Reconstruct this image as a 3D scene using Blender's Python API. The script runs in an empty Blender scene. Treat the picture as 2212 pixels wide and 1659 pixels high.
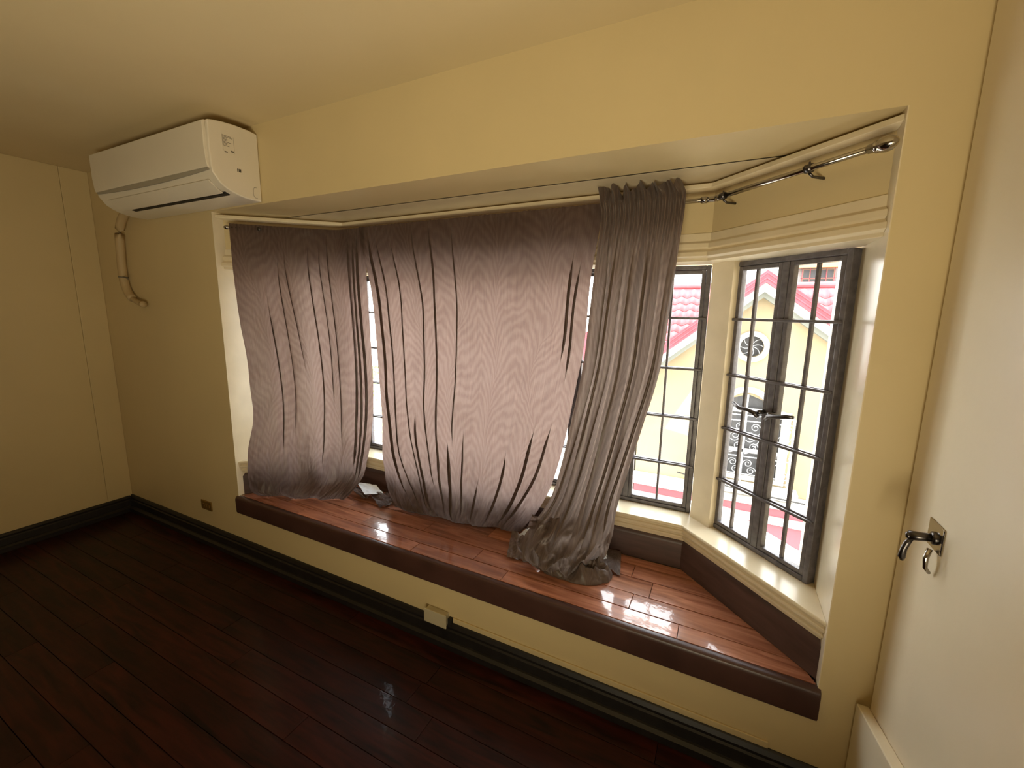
import bpy, bmesh, math, random
from mathutils import Vector, Matrix, noise
random.seed(7)
S = bpy.context.scene
COL = S.collection
PI = math.pi

# ------------------------------------------------------------------ camera
cam_d = bpy.data.cameras.new('camera'); cam = bpy.data.objects.new('camera', cam_d); COL.objects.link(cam)
S.camera = cam
yaw, pitch, roll, FPX = -0.4625, -0.1675, 0.0155, 924.74
fw = Vector((math.sin(yaw)*math.cos(pitch), math.cos(yaw)*math.cos(pitch), math.sin(pitch)))
r0 = Vector((math.cos(yaw), -math.sin(yaw), 0)); u0 = r0.cross(fw)
rr = r0*math.cos(roll) + u0*math.sin(roll); uu = u0*math.cos(roll) - r0*math.sin(roll)
m = Matrix((rr, uu, -fw)).transposed().to_4x4(); m.translation = Vector((2.7915, -1.5787, 1.6506))
cam.matrix_world = m
cam_d.sensor_fit = 'HORIZONTAL'; cam_d.sensor_width = 36; cam_d.lens = FPX/2212*36
cam_d.clip_start = 0.02; cam_d.clip_end = 500

# ------------------------------------------------------------------ world and lights
W = bpy.data.worlds.new('world'); S.world = W; W.use_nodes = True
nt = W.node_tree; nt.nodes.clear()
wo = nt.nodes.new('ShaderNodeOutputWorld'); bg = nt.nodes.new('ShaderNodeBackground')
tc = nt.nodes.new('ShaderNodeTexCoord'); sx = nt.nodes.new('ShaderNodeSeparateXYZ'); cr = nt.nodes.new('ShaderNodeValToRGB')
nt.links.new(tc.outputs['Generated'], sx.inputs[0]); nt.links.new(sx.outputs[2], cr.inputs[0])
cr.color_ramp.elements[0].position = 0.0; cr.color_ramp.elements[0].color = (1.0, .96, .90, 1)
cr.color_ramp.elements[1].position = 0.9; cr.color_ramp.elements[1].color = (.86, .93, 1.0, 1)
nt.links.new(cr.outputs[0], bg.inputs[0]); bg.inputs[1].default_value = 5.2
nt.links.new(bg.outputs[0], wo.inputs[0])

sun_d = bpy.data.lights.new('sun', 'SUN'); sun_d.energy = 4.0; sun_d.angle = math.radians(3); sun_d.color = (1, .93, .82)
sun = bpy.data.objects.new('sun', sun_d); COL.objects.link(sun)
sun.rotation_euler = Vector((-.25, .45, -1.6)).to_track_quat('-Z', 'Y').to_euler()

def area(name, loc, target, sx_, sy_, e, col):
    d = bpy.data.lights.new(name, 'AREA'); d.shape = 'RECTANGLE'; d.size = sx_; d.size_y = sy_; d.energy = e; d.color = col
    o = bpy.data.objects.new(name, d); COL.objects.link(o); o.location = loc
    o.rotation_euler = (Vector(target)-Vector(loc)).to_track_quat('-Z', 'Y').to_euler()
    return o
# added fill lamp low behind the camera, aimed up; stands in for unseen daylight
rl = area('rear_fill_light', (2.8, -2.6, .5), (1.7, -.9, 2.6), 1.1, .8, 16, (1.0, .87, .60)); rl.data.spread = 2.3

vs = S.view_settings
vs.view_transform = 'Standard'; vs.look = 'None'; vs.gamma = 1; vs.use_curve_mapping = False; vs.exposure = 1.1
S.cycles.max_bounces = 12; S.cycles.diffuse_bounces = 6; S.cycles.transmission_bounces = 8; S.cycles.transparent_max_bounces = 24
S.cycles.glossy_bounces = 4; S.cycles.sample_clamp_indirect = 8

# ------------------------------------------------------------------ materials
def lin(c):
    return tuple(((v/12.92) if v <= .04045 else ((v+.055)/1.055)**2.4) for v in c)
def mat(name, col, rough=.5, metal=0., spec=.5, noise_s=0., noise_a=.0, bump=0., bump_s=60., coat=0., stretch=None):
    M = bpy.data.materials.new(name); M.use_nodes = True; n = M.node_tree; b = n.nodes['Principled BSDF']
    b.inputs['Base Color'].default_value = (*col, 1); b.inputs['Roughness'].default_value = rough
    b.inputs['Metallic'].default_value = metal; b.inputs['Specular IOR Level'].default_value = spec
    b.inputs['Coat Weight'].default_value = coat
    t = n.nodes.new('ShaderNodeTexCoord'); src = t.outputs['Object']
    if stretch:
        mp = n.nodes.new('ShaderNodeMapping'); mp.inputs['Scale'].default_value = stretch
        n.links.new(src, mp.inputs[0]); src = mp.outputs[0]
    if noise_a:
        q = n.nodes.new('ShaderNodeTexNoise'); q.inputs['Scale'].default_value = noise_s; q.inputs['Detail'].default_value = 6
        n.links.new(src, q.inputs['Vector'])
        r = n.nodes.new('ShaderNodeValToRGB'); r.color_ramp.elements[0].position = .3; r.color_ramp.elements[1].position = .7
        r.color_ramp.elements[0].color = (*[v*(1-noise_a) for v in col], 1); r.color_ramp.elements[1].color = (*[min(1, v*(1+noise_a)) for v in col], 1)
        n.links.new(q.outputs['Fac'], r.inputs[0]); n.links.new(r.outputs[0], b.inputs['Base Color'])
    if bump:
        q = n.nodes.new('ShaderNodeTexNoise'); q.inputs['Scale'].default_value = bump_s; q.inputs['Detail'].default_value = 4
        n.links.new(src, q.inputs['Vector']); bp = n.nodes.new('ShaderNodeBump'); bp.inputs['Strength'].default_value = bump
        bp.inputs['Distance'].default_value = .01
        n.links.new(q.outputs['Fac'], bp.inputs['Height']); n.links.new(bp.outputs[0], b.inputs['Normal'])
    return M
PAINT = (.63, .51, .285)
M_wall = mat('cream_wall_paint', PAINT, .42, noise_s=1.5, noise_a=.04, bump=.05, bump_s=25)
M_side = mat('brightened_satin_paint', (.80, .71, .53), .38, noise_s=3, noise_a=.03, bump=.06, bump_s=30)  # right wall made paler than the rest, bay light put into its colour
M_ceil = mat('ceiling_paint', (.66, .54, .32), .6, noise_s=1.2, noise_a=.04)
M_trim = mat('cream_trim_enamel', (.74, .64, .45), .25, noise_s=8, noise_a=.05, bump=.04, bump_s=20)
M_black = mat('black_skirting_stain', (.012, .010, .010), .45, noise_s=20, noise_a=.3)
M_boardbrown = mat('brown_stained_board', (.075, .042, .036), .4, noise_s=6, noise_a=.25, stretch=(1, 1, 6))
M_nosing = mat('bench_nosing_stain', (.065, .030, .024), .33, noise_s=5, noise_a=.25)
def wood(name, c1, c2, rough, axis=0, bump=.25, coat=.0, spec=.5):
    M = bpy.data.materials.new(name); M.use_nodes = True; n = M.node_tree; b = n.nodes['Principled BSDF']
    b.inputs['Roughness'].default_value = rough; b.inputs['Coat Weight'].default_value = coat; b.inputs['Coat Roughness'].default_value = .06; b.inputs['Specular IOR Level'].default_value = spec
    oi = n.nodes.new('ShaderNodeObjectInfo'); t = n.nodes.new('ShaderNodeTexCoord')
    mp = n.nodes.new('ShaderNodeMapping'); sc = [14, 14, 14]; sc[axis] = 1.6; mp.inputs['Scale'].default_value = sc
    ad = n.nodes.new('ShaderNodeVectorMath'); ad.operation = 'ADD'
    cm = n.nodes.new('ShaderNodeCombineXYZ'); ml = n.nodes.new('ShaderNodeMath'); ml.operation = 'MULTIPLY'; ml.inputs[1].default_value = 37
    n.links.new(oi.outputs['Random'], ml.inputs[0]); n.links.new(ml.outputs[0], cm.inputs[0]); n.links.new(ml.outputs[0], cm.inputs[1])
    n.links.new(t.outputs['Object'], ad.inputs[0]); n.links.new(cm.outputs[0], ad.inputs[1]); n.links.new(ad.outputs[0], mp.inputs[0])
    q = n.nodes.new('ShaderNodeTexNoise'); q.inputs['Scale'].default_value = 2.2; q.inputs['Detail'].default_value = 8; q.inputs['Distortion'].default_value = .8
    n.links.new(mp.outputs[0], q.inputs['Vector'])
    r = n.nodes.new('ShaderNodeValToRGB'); r.color_ramp.elements[0].position = .32; r.color_ramp.elements[1].position = .68
    r.color_ramp.elements[0].color = (*c1, 1); r.color_ramp.elements[1].color = (*c2, 1)
    n.links.new(q.outputs['Fac'], r.inputs[0])
    hs = n.nodes.new('ShaderNodeHueSaturation'); mr = n.nodes.new('ShaderNodeMapRange'); mr.inputs['To Min'].default_value = .78; mr.inputs['To Max'].default_value = 1.2
    n.links.new(oi.outputs['Random'], mr.inputs['Value']); n.links.new(mr.outputs[0], hs.inputs['Value']); n.links.new(r.outputs[0], hs.inputs['Color'])
    n.links.new(hs.outputs[0], b.inputs['Base Color'])
    q2 = n.nodes.new('ShaderNodeTexNoise'); q2.inputs['Scale'].default_value = 16; q2.inputs['Detail'].default_value = 3
    n.links.new(t.outputs['Object'], q2.inputs['Vector'])
    bp = n.nodes.new('ShaderNodeBump'); bp.inputs['Strength'].default_value = bump; bp.inputs['Distance'].default_value = .004
    n.links.new(q2.outputs['Fac'], bp.inputs['Height']); n.links.new(bp.outputs[0], b.inputs['Normal']); n.links.new(bp.outputs[0], b.inputs['Coat Normal'])
    return M
M_bench = wood('varnished_bench_wood', (.26, .092, .048), (.58, .245, .140), .27, coat=1.0, bump=.35)
M_floor = wood('dark_red_floor_wood', (.008, .0016, .0012), (.045, .0075, .0045), .40, coat=.10, bump=.25, spec=.22)
M_steel = mat('dark_painted_steel', (.125, .115, .128), .35, spec=.6, noise_s=40, noise_a=.3, bump=.1, bump_s=90)  # greyed lighter; veiling glare over the frames is mixed into the colour
M_chrome = mat('brushed_nickel', (.46, .43, .39), .13, metal=1)
M_darkmetal = mat('dull_dark_metal', (.12, .11, .11), .3, metal=1)
M_ac = mat('off_white_plastic', (.74, .68, .57), .32, noise_s=3, noise_a=.03)
M_ac_band = mat('grey_plastic_band', (.33, .30, .24), .35)
M_dark = mat('dark_gap', (.01, .009, .008), .6)
M_print = mat('grey_print', (.16, .14, .11), .6)
M_pipe = mat('wrapped_pipe_paint', (.50, .37, .20), .6, bump=.3, bump_s=40)
M_brass = mat('aged_brass_plate', (.34, .20, .05), .35, metal=.6)
M_plate = mat('pale_cover_plastic', (.52, .46, .32), .4)

M_glass = bpy.data.materials.new('window_glass'); M_glass.use_nodes = True
n = M_glass.node_tree; n.nodes.clear()
o = n.nodes.new('ShaderNodeOutputMaterial'); tr = n.nodes.new('ShaderNodeBsdfTransparent'); gl = n.nodes.new('ShaderNodeBsdfGlossy'); mx = n.nodes.new('ShaderNodeMixShader')
lw = n.nodes.new('ShaderNodeMath'); lw.operation = 'MULTIPLY_ADD'; lw.inputs[1].default_value = .5; lw.inputs[2].default_value = .03
l0 = n.nodes.new('ShaderNodeLayerWeight'); l0.inputs[0].default_value = .5; l1 = n.nodes.new('ShaderNodeMath'); l1.operation = 'POWER'; l1.inputs[1].default_value = 4
n.links.new(l0.outputs['Facing'], l1.inputs[0]); n.links.new(l1.outputs[0], lw.inputs[0])
tr.inputs[0].default_value = (.97, .98, .98, 1); gl.inputs['Roughness'].default_value = .03
n.links.new(lw.outputs[0], mx.inputs[0]); n.links.new(tr.outputs[0], mx.inputs[1]); n.links.new(gl.outputs[0], mx.inputs[2]); n.links.new(mx.outputs[0], o.inputs[0])

def cloth_mat(name, cA, cB, tA, tB, trans=.5):
    M = bpy.data.materials.new(name); M.use_nodes = True; n = M.node_tree; n.nodes.clear()
    o = n.nodes.new('ShaderNodeOutputMaterial')
    uv = n.nodes.new('ShaderNodeUVMap'); uv.uv_map = 'UVMap'
    # feathery arcs springing from upright stems
    def mth(op, x, y=None, z=None):
        q = n.nodes.new('ShaderNodeMath'); q.operation = op
        for i, v in enumerate((x, y, z)):
            if v is None: continue
            if isinstance(v, (int, float)): q.inputs[i].default_value = v
            else: n.links.new(v, q.inputs[i])
        return q.outputs[0]
    nz = n.nodes.new('ShaderNodeTexNoise'); nz.inputs['Scale'].default_value = 3.2; nz.inputs['Detail'].default_value = 1
    n.links.new(uv.outputs[0], nz.inputs['Vector'])
    nf = n.nodes.new('ShaderNodeTexNoise'); nf.inputs['Scale'].default_value = 26; nf.inputs['Detail'].default_value = 2
    n.links.new(uv.outputs[0], nf.inputs['Vector'])
    sp_ = n.nodes.new('ShaderNodeSeparateXYZ'); n.links.new(uv.outputs[0], sp_.inputs[0])
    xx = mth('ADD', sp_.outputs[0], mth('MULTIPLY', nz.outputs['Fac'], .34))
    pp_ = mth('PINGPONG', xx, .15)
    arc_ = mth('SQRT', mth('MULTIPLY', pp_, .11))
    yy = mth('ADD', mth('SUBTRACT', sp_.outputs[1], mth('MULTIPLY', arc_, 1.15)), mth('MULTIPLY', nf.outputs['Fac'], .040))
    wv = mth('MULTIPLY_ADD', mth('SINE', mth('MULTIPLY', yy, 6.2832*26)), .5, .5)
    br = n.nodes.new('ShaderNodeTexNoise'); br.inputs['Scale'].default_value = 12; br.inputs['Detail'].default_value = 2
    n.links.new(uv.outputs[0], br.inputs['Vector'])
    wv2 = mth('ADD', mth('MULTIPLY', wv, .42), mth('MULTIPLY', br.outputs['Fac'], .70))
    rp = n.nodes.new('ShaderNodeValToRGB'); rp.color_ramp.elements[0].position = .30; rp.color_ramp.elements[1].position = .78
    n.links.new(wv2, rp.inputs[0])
    # slubby weave
    mp2 = n.nodes.new('ShaderNodeMapping'); mp2.inputs['Scale'].default_value = (260, 7, 1)
    n.links.new(uv.outputs[0], mp2.inputs[0])
    sl = n.nodes.new('ShaderNodeTexNoise'); sl.inputs['Scale'].default_value = 1; sl.inputs['Detail'].default_value = 3; n.links.new(mp2.outputs[0], sl.inputs['Vector'])
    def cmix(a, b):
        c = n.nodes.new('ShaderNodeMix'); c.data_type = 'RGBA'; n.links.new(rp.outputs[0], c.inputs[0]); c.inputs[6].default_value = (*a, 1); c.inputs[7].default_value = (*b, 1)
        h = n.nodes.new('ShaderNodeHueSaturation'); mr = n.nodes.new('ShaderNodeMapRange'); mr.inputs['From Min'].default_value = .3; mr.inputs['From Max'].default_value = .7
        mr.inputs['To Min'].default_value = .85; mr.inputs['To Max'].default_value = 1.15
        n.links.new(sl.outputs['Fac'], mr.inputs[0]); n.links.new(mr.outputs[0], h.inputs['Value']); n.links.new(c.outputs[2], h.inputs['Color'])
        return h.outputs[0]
    b = n.nodes.new('ShaderNodeBsdfPrincipled'); b.inputs['Roughness'].default_value = .36; b.inputs['Specular IOR Level'].default_value = .5
    b.inputs['Sheen Weight'].default_value = .15
    n.links.new(cmix(cA, cB), b.inputs['Base Color'])
    t = n.nodes.new('ShaderNodeBsdfTranslucent'); n.links.new(cmix(tA, tB), t.inputs[0])
    mx = n.nodes.new('ShaderNodeMixShader'); mx.inputs[0].default_value = trans
    n.links.new(b.outputs[0], mx.inputs[1]); n.links.new(t.outputs[0], mx.inputs[2]); n.links.new(mx.outputs[0], o.inputs[0])
    return M
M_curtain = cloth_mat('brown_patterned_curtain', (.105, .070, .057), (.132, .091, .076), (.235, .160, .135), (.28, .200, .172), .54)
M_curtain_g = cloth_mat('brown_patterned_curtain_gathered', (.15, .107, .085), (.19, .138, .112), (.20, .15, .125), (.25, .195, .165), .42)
M_lining = mat('white_lining_cloth', (.75, .78, .82), .7)

# ------------------------------------------------------------------ helpers
def put(name, me, mt, parent=None, kind=None):
    o = bpy.data.objects.new(name, me); COL.objects.link(o)
    if mt is not None and len(me.materials) == 0: me.materials.append(mt)
    if parent is not None: o.parent = parent
    if kind: o['kind'] = kind
    return o
def tag(o, label, cat, group=None):
    o['label'] = label; o['category'] = cat
    if group: o['group'] = group
    return o
def empty(name, loc=(0, 0, 0), kind=None):
    o = bpy.data.objects.new(name, None); COL.objects.link(o); o.location = loc; o.empty_display_size = .05
    if kind: o['kind'] = kind
    return o
class MB:
    def __init__(s): s.bm = bmesh.new()
    def box(s, a, b, M=None):
        a = Vector(a); b = Vector(b)
        r = bmesh.ops.create_cube(s.bm, size=1)['verts']
        for v in r:
            v.co = Vector(((a.x if v.co.x < 0 else b.x), (a.y if v.co.y < 0 else b.y), (a.z if v.co.z < 0 else b.z)))
            if M is not None: v.co = M @ v.co
        return s
    def prism(s, poly, z0, z1):
        bo = [s.bm.verts.new((p[0], p[1], z0)) for p in poly]; to = [s.bm.verts.new((p[0], p[1], z1)) for p in poly]
        k = len(poly)
        s.bm.faces.new(bo[::-1]); s.bm.faces.new(to)
        for i in range(k): s.bm.faces.new((bo[i], bo[(i+1) % k], to[(i+1) % k], to[i]))
        return s
    def extr(s, prof, fn0, fn1):     # profile list of 2D, fn maps to 3D at both ends
        a = [s.bm.verts.new(fn0(p)) for p in prof]; b = [s.bm.verts.new(fn1(p)) for p in prof]; k = len(prof)
        s.bm.faces.new(a[::-1]); s.bm.faces.new(b)
        for i in range(k): s.bm.faces.new((a[i], a[(i+1) % k], b[(i+1) % k], b[i]))
        return s
    def tube(s, pts, r, seg=12, caps=True):
        pts = [Vector(p) for p in pts]; rings = []
        for i, p in enumerate(pts):
            t = (pts[min(i+1, len(pts)-1)]-pts[max(i-1, 0)]).normalized()
            up = Vector((0, 0, 1)) if abs(t.z) < .9 else Vector((1, 0, 0))
            x = t.cross(up).normalized(); y = t.cross(x)
            ri = r[i] if isinstance(r, (list, tuple)) else r
            rings.append([s.bm.verts.new(p + x*ri*math.cos(2*PI*k/seg) + y*ri*math.sin(2*PI*k/seg)) for k in range(seg)])
        for a, b in zip(rings, rings[1:]):
            for k in range(seg): s.bm.faces.new((a[k], a[(k+1) % seg], b[(k+1) % seg], b[k]))
        if caps: s.bm.faces.new(rings[0][::-1]); s.bm.faces.new(rings[-1])
        return s
    def loft(s, rows):               # swept closed profile through rows of points
        R = [[s.bm.verts.new(p) for p in row] for row in rows]; k = len(rows[0])
        for a, b in zip(R, R[1:]):
            for i in range(k): s.bm.faces.new((a[i], a[(i+1) % k], b[(i+1) % k], b[i]))
        s.bm.faces.new(R[0][::-1]); s.bm.faces.new(R[-1]); return s
    def build(s, name, mt, parent=None, kind=None, bevel=0, smooth=False, seg=2):
        bmesh.ops.recalc_face_normals(s.bm, faces=s.bm.faces)
        me = bpy.data.meshes.new(name); s.bm.to_mesh(me); s.bm.free()
        o = put(name, me, mt, parent, kind)
        if bevel:
            md = o.modifiers.new('bevel', 'BEVEL'); md.width = bevel; md.segments = seg; md.limit_method = 'ANGLE'; md.angle_limit = math.radians(35)
        if smooth or bevel:
            for p in me.polygons: p.use_smooth = True
            if bevel:
                w = o.modifiers.new('wn', 'WEIGHTED_NORMAL'); w.keep_sharp = True
        return o
def arc(p0, p1, p2, k=8):
    p0, p1, p2 = Vector(p0), Vector(p1), Vector(p2)
    return [p0*(1-t)**2+p1*2*t*(1-t)+p2*t*t for t in [i/k for i in range(k+1)]]

# ------------------------------------------------------------------ room constants
H = 2.6; XL = -1.469; XR = 3.30; ZT = 2.206; ZB = .4236; BT = .1185; YB = -4.6
OPL, OPR = 0.0, 3.169
LA, LB, RA, RB = Vector((0, .061)), Vector((.516, .527)), Vector((2.692, .527)), Vector((3.169, .061))
def off(A, B, d):  # d outward (away from room)
    t = (B-A).normalized(); nn = Vector((-t.y, t.x))
    if nn.y < 0: nn = -nn
    return A+nn*d, B+nn*d
def isect(A, B, C, D):
    r = B-A; s = D-C; k = ((C.x-A.x)*s.y-(C.y-A.y)*s.x)/(r.x*s.y-r.y*s.x); return A+r*k
def poly_line(d, xl=OPL, xr=OPR):   # the three-facet line of the bay, offset outward by d, ended at x=xl and x=xr
    a = off(LA, LB, d); b = (Vector((0, .527+d)), Vector((1, .527+d))); c = off(RA, RB, d)
    v = (Vector((xl, 0)), Vector((xl, 1))); w = (Vector((xr, 0)), Vector((xr, 1)))
    return [isect(*a, *v), isect(*a, *b), isect(*b, *c), isect(*c, *w)]

# ------------------------------------------------------------------ shell
fl = MB().box((XL-.2, YB-.2, -.15), (XR+.2, .0, -.018)).build('floor', M_floor, kind='structure')
PW = .115; y = -.02; row = 0
while y > -4.55:
    x = XL + .002; first = random.uniform(.5, 1.7)
    while x < XR-.01:
        L = first if first else random.uniform(1.1, 2.0); first = None
        x1 = min(x+L, XR-.002)
        if XR-x1 < .25: x1 = XR-.002
        o = MB().box((x, y-PW+.0012, -.018), (x1-.0012, y-.0006, random.uniform(-.0008, .0004))).build('plank', M_floor, fl, bevel=.0012, seg=1)
        x = x1
    y -= PW; row += 1
MB().box((XL-.2, YB-.2, H), (XR+.2, .0, H+.15)).build('ceiling', M_ceil, kind='structure')
# wall with the bay opening
w = MB()
w.box((XL-.2, 0, -.15), (OPL, .30, H+.15)); w.box((OPR, 0, -.15), (XR+.2, .62, H+.15))
w.box((OPL, 0, ZT), (OPR, .30, H+.15)); w.box((OPL, 0, -.15), (OPR, .30, ZB-BT))
w.build('wall_back', M_wall, kind='structure')
MB().box((XL-.2, YB-.2, -.15), (XL-.006, .0, H+.15)).build('wall_left', M_wall, kind='structure')
bpy.data.objects['wall_left']['kind'] = 'structure'
MB().box((XL-.006, YB, 0), (XL, -.156, H)).build('wall_panel', M_wall, bpy.data.objects['wall_left'], bevel=.004)
MB().box((XL-.006, -.1545, 0), (XL, 0, H)).build('corner_strip', M_wall, bpy.data.objects['wall_left'], bevel=.003)
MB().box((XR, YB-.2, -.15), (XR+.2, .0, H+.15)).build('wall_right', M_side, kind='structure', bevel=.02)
MB().box((XL-.2, YB-.2, -.15), (XR+.2, YB, H+.15)).build('wall_front', M_wall, kind='structure')
# soffit of the bay
inn = poly_line(-.002); out = poly_line(.42)
MB().prism([(OPL, .29), (OPR, .29)] + [tuple(p) for p in poly_line(.42)][::-1], ZT, ZT+.2).build('soffit', M_trim, kind='structure')
# walls of the bay: below the sill, above the windows, and the piers between them
Z0, Z1 = .655, 1.883
b = MB()
b.prism([tuple(p) for p in poly_line(0)] + [tuple(p) for p in poly_line(.30)][::-1], -.6, Z0-.02)
b.build('wall_below_windows', M_wall, kind='structure')
b = MB()
b.prism([tuple(p) for p in poly_line(0)] + [tuple(p) for p in poly_line(.30)][::-1], Z1, ZT)
b.build('wall_above_windows', M_wall, kind='structure')
b = MB()
cx = 1.5925
for s in (1, -1):
    P = [(2.703, .615), (2.79, .53), (2.824, .565), (2.818, .70), (2.703, .72)]
    P = [((p[0] if s > 0 else 3.208-p[0]), p[1]) for p in P]
    if s < 0: P = P[::-1]
    b.prism(P, Z0-.02, Z1)
b.build('wall_piers', M_trim, kind='structure')
MB().box((-.40, .30, -.6), (0, .62, H)).build('wall_outer_left', M_trim, kind='structure')
# reveal skins (enamelled, paler than the wall)
MB().box((OPR-.003, .0, ZB), (OPR, .60, ZT)).build('trim_1', M_trim, kind='structure')
MB().box((0, .0, ZB), (.003, .60, ZT)).build('trim_2', M_trim, kind='structure')

def moulding(name, prof, mt, xl=OPL+.003, xr=OPR-.003):
    # prof: (outward offset, z) closed
    rows = [[] for _ in range(4)]
    for d, z in prof:
        for i, p in enumerate(poly_line(d, xl, xr)): rows[i].append(Vector((p.x, p.y, z)))
    o = MB().loft(rows).build(name, mt, kind='structure', bevel=.002); return o
moulding('trim_3', [(.0, ZT-.006), (-.012, ZT-.008), (-.034, ZT-.012), (-.036, ZT-.030), (-.02, ZT-.036), (-.0, ZT-.038)], M_trim)   # cornice
moulding('trim_4', [(0, 2.0), (-.005, 1.998), (-.006, 1.965), (-.018, 1.955), (-.020, 1.935), (-.012, 1.930), (-.026, 1.918), (-.028, 1.900), (-.016, 1.892), (-.016, 1.879), (.125, 1.879), (.125, 1.89), (0, 1.89)], M_trim)
sill = moulding('window_sill', [(.26, Z0), (-.032, Z0), (-.036, Z0-.006), (-.036, Z0-.014), (-.024, Z0-.018), (-.024, Z0-.026), (-.032, Z0-.030), (-.032, Z0-.042), (-.018, Z0-.047), (-.016, Z0-.056), (-.024, Z0-.060), (-.023, Z0-.070), (-.010, Z0-.074), (-.010, Z0-.088), (0, Z0-.092), (.26, Z0-.03)], M_trim)
moulding('baseboard_bay', [(0, .566), (-.008, .566), (-.020, .548), (-.020, ZB), (0, ZB)], M_boardbrown)

# baseboards
def bboard(name, p0, p1, nrm, h=.125):
    p0 = Vector(p0); p1 = Vector(p1); nrm = Vector(nrm)
    prof = [(0, 0), (.045, 0), (.045, .030), (.032, .040), (.024, .042), (.022, .085), (.016, .092), (.018, .105), (.010, h-.004), (.004, h), (0, h)]
    return MB().extr(prof, lambda q: p0+nrm*q[0]+Vector((0, 0, q[1])), lambda q: p1+nrm*q[0]+Vector((0, 0, q[1]))).build(name, M_black, kind='structure')
bboard('baseboard_back', (XL+.0, -.0005, 0), (XR, -.0005, 0), (0, -1, 0))
bboard('baseboard_left', (XL+.0005, -.02, 0), (XL+.0005, YB, 0), (1, 0, 0), .12)

# ------------------------------------------------------------------ bench (window seat)
seat = empty('window_seat', (1.58, 0, 0))
tag(seat, 'long built-in window seat of varnished reddish planks with dark brown front edge', 'window seat')
seat_o = Vector((1.58, 0, 0))
def sp(mb, *a, **k):
    o = mb.build(*a, **k); o.location = -seat_o; return o
# body under the planks
ln = poly_line(.0, -.0, OPR)
base = [(-.004, -.004), (OPR-.0, -.004)] + [(p.x, p.y) for p in poly_line(.0)[::-1]]
sp(MB().prism([(0.001, .012), (OPR-.001, .012)] + [(p.x, p.y) for p in poly_line(-.001, .001, OPR-.001)[::-1]], ZB-BT+.002, ZB-.016), 'base_slab', M_nosing, parent=seat)
prof = [(.020, ZB-.016), (.020, ZB-BT+.001), (-.010, ZB-BT+.001), (-.016, ZB-BT+.012), (-.018, ZB-.022), (-.013, ZB-.006), (-.002, ZB-.0005), (.014, ZB-.0005), (.014, ZB-.016)]
sp(MB().extr(prof, lambda q: Vector((-.012, q[0], q[1])), lambda q: Vector((OPR+.006, q[0], q[1]))), 'front_edge_board', M_nosing, parent=seat, bevel=.003)
def clip_x(y0, y1):
    def lim(y):
        y = max(y, .0)
        if y <= .061: return 0.004, OPR-.004
        tl = (y-.061)/(.527-.061); return tl*.516+.003, OPR-tl*(OPR-2.692)-.003
    return lim(y0), lim(y1)
rows = [(.014, .101), (.101, .211), (.211, .331), (.331, .437), (.437, .505)]
joints = {0: [.55, 1.42, 1.95, 2.72], 1: [.35, .98, 1.75, 2.52], 2: [.75, 1.35, 2.05, 2.585], 3: [.95, 1.70, 2.485], 4: [1.25, 2.1]}
for i, (a, c) in enumerate(rows):
    (l0, r0_), (l1, r1_) = clip_x(a, c)
    J = [None]+joints[i]+[None]
    for k in range(len(J)-1):
        x0a = l0 if J[k] is None else J[k]+.0009; x0b = l1 if J[k] is None else J[k]+.0009
        x1a = r0_ if J[k+1] is None else J[k+1]-.0009; x1b = r1_ if J[k+1] is None else J[k+1]-.0009
        dz = random.uniform(-.0012, .0006)
        o = sp(MB().prism([(x0a, a+.0022), (x1a, a+.0022), (x1b, c-.0022), (x0b, c-.0022)], ZB-.016, ZB+dz), 'plank', M_bench, parent=seat, bevel=.0015, seg=1)
        if o.data.polygons: o.rotation_euler = (0, 0, 0)

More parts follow.
